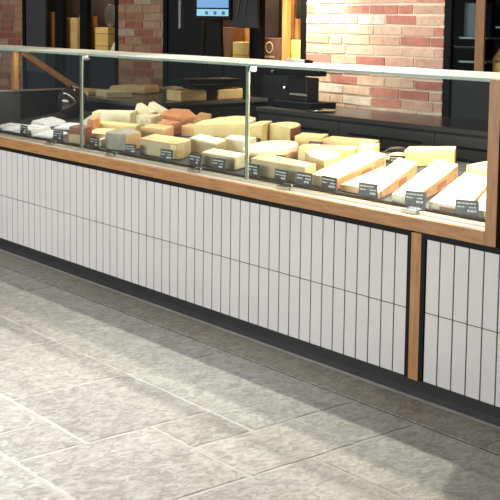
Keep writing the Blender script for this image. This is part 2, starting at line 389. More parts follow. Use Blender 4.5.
RRED = mat('reddish_rind', (146, 92, 72), .65, col2=(118, 70, 54), scale=14, bump=.3, bscale=40)
WHITE = mat('white_wrapping_paper', (236, 236, 240), .6, col2=(222, 222, 230), scale=6, bump=.2, bscale=14)
LABELR = mat('rind_stamp', (150, 92, 66), .7)
FILM = glass_mat('cling_film', (0.93, 0.94, 0.95))

SLOPE = math.atan(.14)
def on_deck(o, x, y, rz=0.0, lift=.0015):
    o.matrix_world = Matrix.Translation((x, y, dz(y) + lift)) @ Matrix.Rotation(SLOPE, 4, 'X') @ Matrix.Rotation(rz, 4, 'Z')
def cheese(name, label, top, h, m, cat='cheese', base=None, hb=0.0, bev=.0035, group='cheeses on the counter deck', grow=.0):
    """top: list of (x, y); h: height(s) above the deck; base footprint defaults to the top outline"""
    n = len(top); hs = h if isinstance(h, (list, tuple)) else [h] * n
    base = base or top
    cx = sum(p[0] for p in base) / n; cy = sum(p[1] for p in base) / n; z0 = dz(cy) + hb
    bot = [(p[0] - cx, p[1] - cy, dz(p[1]) + hb + .0015 - z0) for p in base]
    tp = [(p[0] - cx, p[1] - cy, dz(p[1]) + hh - z0) for p, hh in zip(top, hs)]
    b = MB(); b.prism(bot, tp, bev=bev)
    bmesh.ops.triangulate(b.bm, faces=[f for f in b.bm.faces if len(f.verts) > 4])
    for _ in range(3):
        lg = [e for e in b.bm.edges if e.calc_length() > .03]
        if lg: bmesh.ops.subdivide_edges(b.bm, edges=lg, cuts=1, use_grid_fill=True)
    b.bm.normal_update()
    for v in b.bm.verts:
        if v.co.z - (dz(v.co.y + cy) - dz(cy)) > .012:
            k = noise.noise(Vector((v.co.x + cx, v.co.y + cy, v.co.z)) * 28) * .5 + noise.noise(Vector((v.co.x + cx, v.co.y + cy, v.co.z)) * 70) * .3
            v.co += v.normal * k * .0042
    o = b.build(name, m, smooth=True); o.location = (cx, cy, z0)
    o.data.set_sharp_from_angle(angle=math.radians(38))
    tag(o, label, cat, group)
    return o, bot, tp
def side_rind(o, bot, tp, i, m, t=.005, name='rind', lo=0.06, hi=.94, u0=.03, u1=.97):
    """a rind slab on side i of a prism"""
    n = len(bot); a, b = Vector(bot[i]), Vector(bot[(i + 1) % n]); c, d = Vector(tp[(i + 1) % n]), Vector(tp[i])
    nr = (b - a).cross(d - a).normalized()
    ctr = sum((Vector(p) for p in bot + tp), Vector()) / (2 * n)
    if nr.dot((a + b) / 2 - ctr) < 0: nr = -nr
    P = lambda u, v: (a.lerp(b, u)).lerp(d.lerp(c, u), v)
    qd = [P(u0, lo), P(u1, lo), P(u1, hi), P(u0, hi)]
    mb = MB(); mb.prism([p - nr * .004 for p in qd], [p + nr * t for p in qd], bev=.001, seg=1)
    return mb.build(name, m, o)
def sector(cx, cy, r, a0, a1, n=12, c=True):
    pts = [(cx, cy)] if c else []
    for k in range(n + 1):
        a = math.radians(a0 + (a1 - a0) * k / n); pts.append((cx + r * math.cos(a), cy + r * math.sin(a)))
    return pts

# the long sloping wedges on the right, side 1 is the right hand side
def long_wedge(label, top, h, m, rind, stamp=False, front=None):
    o, b, t = cheese('cheese_wedge', label, top, h, m)
    if front: side_rind(o, b, t, 0, front, t=.004, lo=.1, hi=.6, u0=.3, u1=.95)
    r = side_rind(o, b, t, 1, rind)
    if stamp: side_rind(o, b, t, 1, LABELR, t=.007, name='rind_stamp', lo=.3, hi=.7, u0=.5, u1=.7)
    return o
long_wedge('long cream cheese wedge, leftmost of the slanting wedges, its tan rind side stamped brown', [(2.845, .28), (3.04, .255), (3.02, .63), (2.84, .66)], [.058, .058, .105, .105], CREAM, RTAN, True)
long_wedge('long cream cheese wedge with tan rind, second of the slanting wedges from the left', [(3.215, .25), (3.35, .245), (3.26, .60), (3.11, .63)], [.036, .036, .095, .095], CREAM, RTAN, True)
long_wedge('broad pale cheese wedge with brown patched side, third of the slanting wedges from the left', [(3.43, .25), (3.57, .245), (3.465, .67), (3.30, .70)], [.038, .038, .092, .092], PALE, RTAN, True)
long_wedge('ivory cheese wedge left of the one against the oak end post', [(3.66, .25), (3.88, .245), (3.73, .60), (3.54, .64)], [.034, .034, .07, .07], PALE, RTAN, front=RBROWN)
long_wedge('ivory cheese wedge pushed up against the oak end post', [(3.90, .25), (4.12, .25), (4.05, .60), (3.755, .60)], [.034, .034, .07, .07], PALE, RTAN)
o, b, t = cheese('cheese_wedge', 'low tan sided cheese wedge lying between two long slanting wedges', [(3.065, .27), (3.20, .27), (3.095, .56), (3.06, .57)], [.035, .035, .06, .06], PEACH)
o, b, t = cheese('cheese_wheel_piece', 'large rounded yellow cheese piece in the rear corner by the end post', sector(3.75, .70, .29, 6, 174, 14, False), .075, YEL, bev=.01)
o, b, t = cheese('cheese_block', 'tall rectangular yellow cheese block at the rear, in front of the dark back counter', [(2.99, .80), (3.22, .93), (3.17, 1.0), (2.94, .89)], .085, YEL)
side_rind(o, b, t, 3, RTAN)
o, b, t = cheese('cheese_wedge', 'front cheese wedge with buff face and orange top, right of the pane joint', [(2.37, .27), (2.81, .265), (2.81, .34), (2.36, .385)], .085, GRNB)
side_rind(o, b, t, 2, RTAN)
MBt = MB(); MBt.prism([Vector(p) for p in t], [Vector(p) + Vector((0, 0, .006)) for p in t], bev=.002); MBt.build('top_face', PEACH, o)
o, b, t = cheese('round_cheese', 'flat creamy white cheese wheel with brown lower edge, rear right of the pane joint', sector(2.14, .60, .16, 0, 345, 24, False), .07, PALE, bev=.012)
MBt = MB(); MBt.lathe([(.1615, .012), (.164, .02), (.164, .035), (.1615, .042)], 32, Matrix.Rotation(SLOPE, 4, 'X')); MBt.build('rind', RTAN, o)
o, b, t = cheese('cheese_wheel_piece', 'rounded cheese wheel piece with cream top, left of the leftmost slanting wedge', sector(2.62, .475, .155, -15, 150, 12), .08, YEL, bev=.006)
MBt = MB(); MBt.prism([Vector(p) for p in t], [Vector(p) + Vector((0, 0, .005)) for p in t], bev=.002); MBt.build('top_face', CREAM, o)
o, b, t = cheese('cheese_slab', 'long buff cheese slab lying across behind the leftmost slanting wedge', [(2.38, .60), (2.72, .70), (2.67, .77), (2.34, .67)], .085, YEL)
side_rind(o, b, t, 3, RTAN)
o, b, t = cheese('cheese_block', 'small pale yellow cheese block with a brown streak, behind the leftmost slanting wedge', [(2.745, .70), (2.83, .73), (2.79, .82), (2.70, .78)], .10, YEL)
o, b, t = cheese('cheese_block', 'low yellow cheese block at the rear edge, second of three pale pieces there', [(2.12, .80), (2.31, .84), (2.27, .93), (2.085, .89)], .085, YEL)
o, b, t = cheese('cheese_slab', 'flat peach coloured cheese slab at the rear edge beside the wrapped plate', [(2.33, .82), (2.68, .86), (2.66, .95), (2.31, .92)], .08, PEACH)
o, b, t = cheese('cheese_wheel_piece', 'large half wheel of yellow cheese at the rear, left of the pane joint', [(1.40, .60), (1.74, .755), (1.68, .86), (1.62, .92), (1.54, .93), (1.44, .90), (1.37, .82), (1.35, .70)], .135, YEL, bev=.01)
o, b, t = cheese('cheese_block', 'upright yellow cheese block directly behind the pane joint', [(1.76, .74), (1.85, .78), (1.80, .90), (1.72, .86)], .13, YEL)
o, b, t = cheese('cheese_wheel_piece', 'half cheese wheel with brown rounded rind, at the rear right of the pane joint', sector(1.95, .84, .115, -12, 178, 14), .125, YEL, bev=.012)
MBt = MB()
for k in range(1, 15):
    a_, b_ = Vector(b[k]), Vector(b[k + 1]); c_, d_ = Vector(t[k]), Vector(t[k + 1]); cc = Vector(b[0]); 
    n1 = Vector((a_.x - cc.x, a_.y - cc.y, 0)).normalized() * .006; n2 = Vector((b_.x - cc.x, b_.y - cc.y, 0)).normalized() * .006
    MBt.prism([a_ + n1 * .2, b_ + n2 * .2, b_ + n2, a_ + n1], [c_ - Vector((0, 0, .008)) + n1 * .2, d_ - Vector((0, 0, .008)) + n2 * .2, d_ - Vector((0, 0, .008)) + n2, c_ - Vector((0, 0, .008)) + n1])
MBt.build('rind', RRED, o)
# front middle
o, b, t = cheese('cheese_wedge', 'front cheese wedge with crumbly white end, just left of the pane joint', [(1.90, .29), (2.20, .29), (2.21, .385), (1.88, .39)], .068, GRNB)
MBt = MB(); MBt.prism([Vector(p) for p in t], [Vector(p) + Vector((0, 0, .005)) for p in t], bev=.002); MBt.build('top_face', PALE, o)
side_rind(o, b, t, 1, BLUE, t=.004, name='crumbly_end')
o, b, t = cheese('cheese_wedge', 'wedge with grey green face and bright white top, second row', [(1.55, .455), (1.86, .42), (1.82, .53), (1.53, .56)], .08, GRNB)
MBt = MB(); MBt.prism([Vector(p) for p in t], [Vector(p) * .96 + Vector((0, 0, .016)) for p in t], bev=.005); MBt.build('top_face', PALE, o)
o, b, t = cheese('cheese_slab', 'flat ivory cheese slab behind the wedge left of the pane joint', [(1.75, .57), (1.95, .57), (1.93, .67), (1.71, .66)], .085, PALE)
o, b, t = cheese('cheese_wedge', 'large front wedge with broad olive buff face and cream rounded right end', [(1.27, .285), (1.60, .285), (1.645, .30), (1.665, .34), (1.62, .42), (1.24, .42)], .09, GRNB, bev=.008)
MBt = MB(); MBt.prism([Vector(p) for p in t], [Vector(p) + Vector((0, 0, .006)) for p in t], bev=.003); MBt.build('top_face', PEACH, o)
side_rind(o, b, t, 1, CREAM, t=.004, name='cut_end', lo=.02, hi=.98); side_rind(o, b, t, 2, CREAM, t=.004, name='cut_end', lo=.02, hi=.98)
o, b, t = cheese('cheese_wheel_piece', 'front cheese piece with grey rind face and orange cut side', [(.90, .27), (.98, .255), (1.12, .28), (1.15, .38), (.93, .42), (.88, .36)], .108, RGREY, bev=.012)
side_rind(o, b, t, 2, PEACH, t=.004, name='cut_side', lo=.05, hi=.95); 
o, b, t = cheese('cheese_block', 'peach cheese block between the big olive wedge and the orange cheese', [(.96, .50), (1.20, .52), (1.16, .62), (.94, .60)], .10, PEACH)
o, b, t = cheese('cheese_wedge', 'pale blueish veined wedge in clear film, behind the grey rinded piece', [(.66, .665), (.83, .67), (.82, .765), (.65, .76)], .12, BLUE)
cheese('cheese_block', 'pinkish peach cheese block between the salmon piece and the yellow half wheel', [(1.12, .71), (1.25, .72), (1.23, .80), (1.10, .79)], .08, PEACH)
cheese('cheese_wedge', 'small low ivory wedge left of the grey rinded front piece', [(.735, .29), (.85, .285), (.84, .35), (.75, .36)], [.035, .05, .06, .04], PALE)
cheese('cheese_slab', 'thin ivory slab just in front of the left end of the orange cheese', [(.70, .79), (.81, .80), (.80, .835), (.70, .83)], .07, PALE)
# leaning white slices
for i, (x, y, rz, lab) in enumerate(((.42, .885, .25, 'white cheese slice leaning in the rear row, nearer of the two leaning slices'), (.47, .955, .25, 'white cheese slice leaning in the rear row, farther of the two leaning slices'))):
    o = MB().prism([(-.10, -.025, 0), (.09, -.025, 0), (.09, .025, 0), (-.10, .025, 0)], [(-.02, -.025, .15), (.11, -.025, .09), (.11, .025, .09), (-.02, .025, .15)], bev=.004).build('cheese_slice', PALE)
    on_deck(o, x, y, rz); tag(o, lab, 'cheese', 'cheeses on the counter deck')
# orange pieces
o, b, t = cheese('cheese_wheel_piece', 'orange rinded cheese piece at the rear, left of the large yellow half wheel', [(.66, .85), (.92, .87), (.97, .95), (.82, .99), (.66, .96)], [.10, .085, .09, .12, .12], ORNG, bev=.016)
o, b, t = cheese('cheese_wheel_piece', 'salmon coloured cheese piece just in front of the orange rinded one', [(.85, .70), (1.0, .71), (1.02, .79), (.83, .79)], .085, ORNG, bev=.014)
o, b, t = cheese('cheese_wedge', 'small brown tipped orange wedge leaning at the rear beside two black price tags', [(1.04, .86), (1.16, .90), (1.10, .97), (1.01, .94)], [.10, .06, .11, .12], RTAN, bev=.008)
# stack of slabs left
def slabstack():
    o, b, t = cheese('cheese_slab', 'pale yellow cheese wedge lowest in the stack right of the far pane joint', [(.50, .36), (.72, .40), (.66, .56), (.44, .50)], .05, CREAM)
    o, b, t = cheese('cheese_slab', 'buff cheese slab, middle of the stack right of the far pane joint', [(.36, .52), (.78, .58), (.75, .64), (.35, .60)], .075, YEL)
    o, b, t = cheese('cheese_slab', 'long ivory cheese slab on top at the rear, right of the far pane joint', [(.10, .66), (.44, .76), (.40, .84), (.06, .74)], .105, PALE)
slabstack()
o, b, t = cheese('cheese_wheel_piece', 'front cheese piece with reddish rind behind the far pane joint', [(.48, .25), (.66, .265), (.63, .34), (.45, .325)], .11, RRED, bev=.01)
side_rind(o, b, t, 0, GRNB, t=.004, name='cut_face', lo=.02, hi=.55, u0=.02, u1=.98)
o, b, t = cheese('cheese_wedge', 'white cheese wedge with pointed top, left of the far pane joint', [(.22, .46), (.36, .50), (.34, .58), (.20, .55)], [.06, .135, .14, .06], PALE)
o, b, t = cheese('cheese_block', 'small orange cheese block behind the far pane joint', [(.385, .45), (.455, .46), (.44, .515), (.37, .51)], .115, ORNG)
# wrapped packets
for i, (x, y, rz, sx, sy, h, lab) in enumerate(((-.50, .33, .12, .13, .085, .035, 'white paper packet at the far left, nearest the grey side panel'),
        (-.36, .57, -.15, .15, .09, .045, 'white paper packet lying behind two other white packets'),
        (-.21, .35, .1, .12, .09, .05, 'white paper packet, middle of the white packets'),
        (-.02, .56, .2, .11, .08, .035, 'white paper packet beside the black waxed ball'),
        (.08, .33, .1, .11, .085, .03, 'white paper packet, nearest to the reddish rinded cheese'))):
    h *= .65; b = MB(); b.prism([(-sx, -sy, 0), (sx, -sy, 0), (sx, sy, 0), (-sx, sy, 0)], [(-sx * .9, -sy * .85, h * .8), (sx * .85, -sy * .9, h), (sx * .9, sy * .85, h * .9), (-sx * .88, sy * .9, h)], bev=.008)
    o = b.build('paper_packet', WHITE); MB().prism([(-sx * .8, -.012, h * .7), (sx * .8, .0, h * .8), (sx * .8, .02, h * .8), (-sx * .8, .012, h * .7)], [(-sx * .8, -.01, h * 1.05), (sx * .8, .002, h * 1.08), (sx * .8, .015, h * 1.08), (-sx * .8, .01, h * 1.05)]).build('fold', WHITE, o)
    on_deck(o, x, y, rz); tag(o, lab, 'packet', 'white paper packets')
# black waxed ball
WAX = mat('black_wax', (26, 22, 22), .12, coat=.6, col2=(50, 34, 30), scale=5, bump=.15, bscale=10)
b = MB(); prof = [(.0, 0)] + [(.115 * math.sin(math.pi * k / 12), .115 - .115 * math.cos(math.pi * k / 12)) for k in range(1, 12)] + [(0, .23)]
b.lathe(prof, 28); o = b.build('waxed_cheese_ball', WAX); on_deck(o, -.42, .82, lift=.003); tag(o, 'shiny black waxed cheese ball at the rear, left of the far pane joint', 'cheese', 'cheeses on the counter deck')
MB().tube((0, 0, .225), (.005, 0, .25), .012).build('knot', WAX, o)
# plate under cling film
b = MB(); b.lathe([(0, 0), (.06, 0), (.088, .018), (.084, .02), (.058, .005), (0, .005)], 32); pl = b.build('film_covered_plate', mat('grey_plate', (150, 148, 142), .3))
on_deck(pl, 2.845, .90); tag(pl, 'shallow plate under clear cling film, left of the tall yellow rear block', 'plate')
MB().lathe([(.0875, .02), (.075, .045), (.04, .062), (0, .06)], 24).build('cling_film', FILM, pl)
MB().prism([(-.04, -.03, .006), (.04, -.04, .006), (.045, .03, .006), (-.03, .04, .006)], [(-.03, -.02, .035), (.03, -.03, .04), (.04, .02, .035), (-.02, .03, .035)], bev=.006).build('cheese_piece', PALE, pl)

# ------------------------------------------------------------------ price tags
TAGB = mat('black_tag_card', (38, 38, 40), .4); CHALK = mat('white_tag_writing', (205, 206, 208), .6); CLEARP = mat('smoky_tag_base', (70, 70, 70), .2)
def price_tag(x, y, label, h=0.0, s=1.0, rz=0.0, name='price_tag', group='black price tags', tilt=.22):
    z = dz(y) + h
    t = thing(name, label, 'price tag', (x, y, z), rz, group); on_deck(t, x, y, rz, lift=h)
    M = Matrix.Translation((0, 0, .012)) @ Matrix.Rotation(-tilt, 4, 'X')
    W, H = .112 * s, .066 * s
    MB().box(-W / 2, W / 2, -.0015, .0015, 0, H, bev=.001, seg=1, mtx=M).build('card', TAGB, t)
    b = MB(); rr = random.Random(int(x * 1000))
    for r_ in range(3):
        zz = H * (.78 - .24 * r_); xx = -W * .42
        while xx < W * .36:
            L = rr.uniform(.008, .02) * s; hh = .0055 * s if r_ < 2 else .010 * s
            if xx + L > W * .44: break
            if r_ == 2 and xx < 0: xx += L; continue
            b.box(xx, xx + L, -.003, -.0014, zz - hh / 2, zz + hh / 2, mtx=M); xx += L + .004 * s
    b.build('writing', CHALK, t)
    b = MB(); b.box(-W * .44, W * .44, -.014, .014, .0, .014, bev=.002); b.box(-W * .1, W * .1, .004, .016, .010, .05 * s, bev=.002, mtx=None); b.build('holder', CLEARP, t)
    return t
front = [(3.91, 'black price tag on the front lip, nearest the oak end post'),
 (3.61, 'black price tag on the front lip, second from the oak end post'),
 (3.31, 'black price tag on the front lip, third from the oak end post'),
 (3.04, 'black price tag standing before the leftmost slanting cheese wedge'),
 (2.86, 'black price tag at the right end of the orange topped front wedge'),
 (2.68, 'black price tag before the middle of the orange topped front wedge'),
 (2.45, 'black price tag right of the pane joint, at the orange topped wedge'),
 (2.16, 'black price tag before the crumbly white end left of the pane joint'),
 (1.94, 'black price tag before the left end of the wedge left of the pane joint'),
 (1.66, 'black price tag at the rounded cream end of the big olive wedge'),
 (1.28, 'black price tag between the grey rinded piece and the big olive wedge'),
 (.86, 'black price tag just left of the grey rinded front piece'),
 (.40, 'black price tag just left of the far pane joint'),
 (-.08, 'black price tag in front of the middle white paper packets'),
 (-.53, 'black price tag at the far left beside the grey side panel')]
for i, (x, l) in enumerate(front):
    s = 1.0 if i not in (5, 10) else .92
    price_tag(x, .214, l, rz=R.uniform(-.05, .22), s=s, h=.002)
for x, y, h, l, s in ((2.40, .455, .006, 'small black price tag beside the rounded cream topped piece in the second row', .8),
    (2.80, .655, .004, 'dark price tag lying low behind the top end of the leftmost slanting wedge', .8),
    (2.33, .775, .004, 'black price tag at the rear edge before the peach slab', .9),
    (3.00, .74, .006, 'black price tag between the wrapped plate and the tall yellow block', .8),
    (1.42, .535, .03, 'black price tag, left of two tags before the yellow half wheel', .9),
    (1.58, .60, .03, 'black price tag, right of two tags before the yellow half wheel', .9),
    (1.87, .70, .02, 'black price tag behind the ivory slab close to the pane joint', .8),
    (1.10, .84, .07, 'black price tag at the rear right of the orange rinded cheese', .8)):
    price_tag(x, y, l, h=h if h < .02 else .004, s=s, rz=R.uniform(-.1, .35))

# ------------------------------------------------------------------ back counters
def back_counter(name, label, x0, x1, y0, y1, top, face):
    cx, cy = (x0 + x1) / 2, (y0 + y1) / 2
    t = thing(name, label, 'counter', (cx, cy, 0))
    a, b, c, d = x0 - cx, x1 - cx, y0 - cy, y1 - cy
    MB().box(a + .02, b - .02, c + .02, d, .08, top - .03).build('body', DARK, t)
    MB().box(a + .05, b - .05, c + .06, d, 0, .08).build('plinth', BLACK, t)
    MB().box(a, b, c, d, top - .03, top, bev=.003).build('worktop', mat('dark_stone_worktop', (74, 72, 70), .25), t)
    if face == 'front':
        n = 4; wd = (b - a - .06) / n
        for k in range(n):
            o = MB().box(a + .03 + k * wd + .003, a + .03 + (k + 1) * wd - .003, c, c + .02, .1, top - .045, bev=.002).build('door', DGREY, t)
            MB().box(a + .03 + k * wd + .1, a + .03 + (k + 1) * wd - .1, c - .012, c - .001, top - .12, top - .105, bev=.002).build('handle', BLACK, o)
    else:
        n = 2; wd = (d - c - .06) / n
        for k in range(n):
            MB().box(b - .02, b, c + .03 + k * wd + .003, c + .03 + (k + 1) * wd - .003, .1, top - .06, bev=.002).build('door', DARK, t)
    return t
back_counter('back_counter', 'charcoal back counter standing along the brick wall', .62, 4.1, 1.74, 2.33, .95, 'front')
back_counter('side_counter', 'dark counter running back from the case to the wall, loaded with papers and trays', -1.5, .06, 1.12, 2.33, .96, 'side')

KRAFT = mat('kraft_paper', (204, 176, 128), .7, col2=(188, 158, 110), scale=9, bump=.2, bscale=14)
PAPER = mat('pale_paper', (214, 200, 166), .7, col2=(196, 180, 142), scale=7)
def simple(name, label, cat, loc, boxes, m, rz=0, group=None, bev=.004):
    b = MB()
    for bx in boxes: b.box(*bx, bev=bev)
    o = b.build(name, m); o.location = loc; o.rotation_euler = (0, 0, rz); tag(o, label, cat, group); return o
# on the side counter
for y, l in ((1.62, 'kraft paper parcel on the side counter, left of two with black bands'), (1.98, 'kraft paper parcel on the side counter, right of two with black bands')):
    o = simple('kraft_parcel', l, 'parcel', (-.06, y, .961), [(-.08, .11, -.15, .12, 0, .085)], KRAFT, bev=.012, group='kraft parcels on the side counter')
    MB().box(-.085, .115, .095, .165, -.0005, .09, bev=.003).build('band', BLACK, o)
for i, (x, y, z, rz, l) in enumerate(((-.03, 1.82, 1.0525, .08, 'black shallow tray lying on the kraft parcels, lower of two'), (-.04, 1.80, 1.0925, -.12, 'black shallow tray lying on the kraft parcels, upper of two'))):
    b = MB(); b.prism([(-.08, -.22, 0), (.08, -.22, 0), (.08, .22, 0), (-.08, .22, 0)], [(-.10, -.24, .033), (.10, -.24, .033), (.10, .24, .033), (-.10, .24, .033)], bev=.005)
    o = b.build('shallow_tray', DARK); o.location = (x, y, z); o.rotation_euler = (0, 0, rz); tag(o, l, 'tray', 'black trays on the side counter')
    MB().box(-.07, .07, -.19, .19, .029, .036, bev=.002).build('liner', mat('tray_liner', (84, 74, 62), .6), o)
for i, (x, y, z, sx, sy, h, rz, l) in enumerate(((-1.16, 1.36, .961, .2, .15, .03, .2, 'pile of pale paper sheets at the left of the side counter'), (-.72, 1.36, .961, .14, .11, .045, -.25, 'pale paper pile at the near corner of the side counter'))):
    o = simple('paper_pile', l, 'papers', (x, y, z), [(-sx, sx, -sy, sy, 0, h * .5), (-sx * .95, sx, -sy, sy * .93, h * .5, h)], PAPER, rz)
o = MB().prism([(-.2, -.12, 0), (.2, -.12, 0), (.2, .12, 0), (-.2, .12, 0)], [(-.15, -.1, .06), (.19, -.11, .07), (.19, .11, .07), (-.15, .1, .06)], bev=.015).build('bread_slab', KRAFT); o.location = (-1.02, 1.74, .961); o.rotation_euler = (0, 0, .4)
tag(o, 'rounded tan slab lying before the narrow brick pier', 'bread')
o = MB().prism([(-.14, -.14, 0), (.14, -.1, 0), (.1, .14, 0)], [(-.12, -.12, .03), (.12, -.09, .06), (.08, .12, .03)], bev=.004).build('folded_paper', PAPER); o.location = (-.95, 2.12, .961); tag(o, 'folded pale paper at the rear of the side counter', 'papers')

# weighing scale with long black platter
sc = thing('weighing_scale', 'black weighing scale with long platter and two knobs on the back counter', 'scale', (.86, 1.98, .951))
MB().box(-.20, .22, -.12, .14, 0, .05, bev=.01).build('base', BLACK, sc)
MB().box(-.10, .12, -.06, .06, .05, .225, bev=.01).build('column', DARK, sc)
MB().prism([(-.46, -.09, .225), (.20, -.05, .240), (.23, -.02, .240), (.23, .03, .240), (-.46, .10, .225)], [(-.46, -.09, .295), (.20, -.05, .285), (.23, -.02, .285), (.23, .03, .285), (-.46, .10, .295)], bev=.01).build('platter', BLACK, sc)
MB().tube((-.22, -.085, .26), (-.22, -.11, .26), .014).build('knob', CHROME, sc)
MB().tube((-.1, -.065, .14), (-.1, -.10, .14), .014).build('knob', CHROME, sc)
MB().box(.02, .20, -.14, -.13, .10, .115, bev=.002).build('ruler_strip', STEEL, sc)
# metal plate
b = MB(); b.lathe([(0, 0), (.08, 0), (.11, .012), (.105, .015), (.078, .004), (0, .004)], 28); o = b.build('metal_plate', CHROME); o.location = (1.20, 1.86, .951); tag(o, 'small round metal plate on the back counter beside the scale', 'plate')
# marker pen on the top glass
pen = MB().tube((-.13, 0, .009), (.07, .0, .009), .009).build('marker_pen', mat('white_pen_barrel', (222, 222, 220), .3)); pen.location = (2.60, .40, 1.3715); pen.rotation_euler = (0, 0, -.2)
tag(pen, 'white marker pen with dark cap lying on the glass shelf', 'pen'); MB().tube((.07, 0, .009), (.13, 0, .009), .0105, r2=.007).build('cap', BLACK, pen)

# sales terminal: customer screen and operator screen on one column
ps = thing('sales_terminal', 'dark sales terminal with lit blue screen and a dark second screen', 'screen', (-.245, 2.0, .961), math.radians(36))
MB().box(-.10, .10, -.02, .12, 0, .03, bev=.008).build('base', DARK, ps)
MB().prism([(-.08, .01, .03), (.09, .01, .03), (.09, .07, .03), (-.08, .07, .03)], [(-.05, .02, .78), (.05, .02, .78), (.05, .07, .78), (-.05, .07, .78)], bev=.006).build('column', BLACK, ps)
hd = MB().box(-.155, .155, -.02, .02, .585, 1.05, bev=.008).build('screen_housing', BLACK, ps)
def lit(n, c, s): return mat(n, (20, 24, 30), .4, emit=c, estr=s)
MB().box(-.132, .132, -.0235, -.019, .682, 1.03).build('display', lit('screen_blue', (104, 166, 226), .8), hd)
MB().box(-.132, .132, -.0245, -.0195, .672, .684).build('menu_line', BLACK, hd)
MB().box(-.132, .132, -.0235, -.019, .618, .672).build('menu_bar', lit('screen_cyan', (140, 212, 236), .85), hd)
b = MB()
for xx in (-.05, .02, .09): b.box(xx - .012, xx + .012, -.0245, -.02, .628, .655, bev=.001)
b.build('menu_icons', mat('icon_blue', (60, 110, 150), .5), hd)
op = MB().prism([(.15, .0, .53), (.375, .0, .52), (.375, .05, .52), (.15, .05, .53)], [(.16, .0, 1.05), (.36, .0, 1.05), (.36, .05, 1.05), (.16, .05, 1.05)], bev=.008).build('operator_screen', mat('black_plastic', (18, 19, 22), .5, spec=.3), ps)
hd.location.z = op.location.z = .035
MB().box(-.04, .30, .05, .075, .69, .75).build('bracket', BLACK, ps)
b = MB(); b.tube((.20, -.006, .62), (.25, -.006, .98), .005); b.tube((.26, -.006, .62), (.30, -.006, .98), .005); b.build('cable_pair', mat('grey_cable', (96, 98, 100), .5), op)

# ------------------------------------------------------------------ wall cabinets between the piers
CABBACK = mat('cabinet_back', (62, 50, 44), .6, col2=(50, 40, 36), scale=5)
def cabinet(label, x0, x1, posts, shelf=1.25, back=CABBACK, top=2.35, lamp=0):
    cx = (x0 + x1) / 2; t = thing('wall_cabinet', label, 'cabinet', (cx, WY + .25, 0), group='black framed wall cabinets')
    f = -.25; bk = .25; a, b = x0 - cx, x1 - cx
    MB().box(a, b, bk, bk + .03, 0, top).build('back_panel', back, t)
    MB().box(a, a + .03, f + .03, bk, 0, top).build('side', DARK, t); MB().box(b - .03, b, f + .03, bk, 0, top).build('side', DARK, t)
    MB().box(a, b, f + .02, bk, top, top + .04).build('top', DARK, t)
    MB().box(a + .03, b - .03, f + .04, bk, shelf - .03, shelf).build('shelf', DARK, t)
    MB().box(a + .03, b - .03, f + .04, bk, 0, .08).build('plinth', DARK, t)
    MB().box(a + .03, b - .03, f + .02, f + .04, .08, shelf - .03, bev=.002).build('lower_panel', mat('blue_black_panel', (30, 33, 40), .3), t)
    m = MB()
    m.box(a, a + .06, f, f + .04, 0, top, bev=.002); m.box(b - .06, b, f, f + .04, 0, top, bev=.002)
    for p0, p1 in posts: m.box(p0 - cx, p1 - cx, f, f + .05, 0, top, bev=.002)
    m.box(a + .06, b - .06, f, f + .04, top - .06, top); m.build('frame', BLACK, t)
    if lamp:
        d = bpy.data.lights.new('cabinet_strip_light', 'AREA'); d.shape = 'RECTANGLE'; d.size = (b - a) * .85; d.size_y = .04; d.energy = lamp; d.color = (1.0, 0.80, 0.52)
        lo = bpy.data.objects.new('cabinet_strip_light', d); C.objects.link(lo); lo.parent = t; lo.location = (0, f + .07, top - .08); lo.rotation_euler = (math.radians(8), 0, 0)
    return t, cx
# far left cabinet
tA, cA = cabinet('black framed wall cabinet, far left, left of the narrow brick pier', -4.11, -2.19, [(-3.40, -3.24), (-2.90, -2.76)], lamp=9)
MB().box(-4.04 - cA, -3.62 - cA, -.24, -.22, 1.0, 2.28).build('door', DGREY, tA)
# middle cabinet with closed grey door at its left
tB, cB = cabinet('black framed wall cabinet between the two brick piers, behind the sales terminal', -1.44, .49, [(-.20, -.06)], lamp=26)
o = MB().box(-1.37 - cB, -.86 - cB, -.24, -.215, .2, 2.28, bev=.003).build('door', DARK, tB); MB().box(-1.20 - cB, -1.17 - cB, -.255, -.24, 1.5, 1.75, bev=.003).build('handle', STEEL, o)
o = MB().box(.185 - cB, .235 - cB, -.23, -.18, 1.2505, 2.28, bev=.003).build('post', mat('golden_wood', (214, 160, 92), .5, col2=(196, 138, 72), scale=5, stretch=(12, 12, 1)), tB)
# right cabinet with glass door
tC, cC = cabinet('black framed wall cabinet at the right end, with glass door and oak batten', 1.89, 4.2, [(2.95, 3.0)], back=mat('dark_cabinet_back', (40, 40, 42), .4))
MB().box(2.175 - cC, 2.25 - cC, -.27, -.25, 1.26, 2.28, bev=.004).build("batten", WOODV, tC)
for z in (1.32, 1.48): MB().box(1.96 - cC, 2.2 - cC, -.18, .2, z, z + .012).build('glass_shelf', EDGE, tC)
o = MB().box(1.955 - cC, 2.175 - cC, -.235, -.228, 1.2505, 2.28).build('glass_door', GLASS, tC)

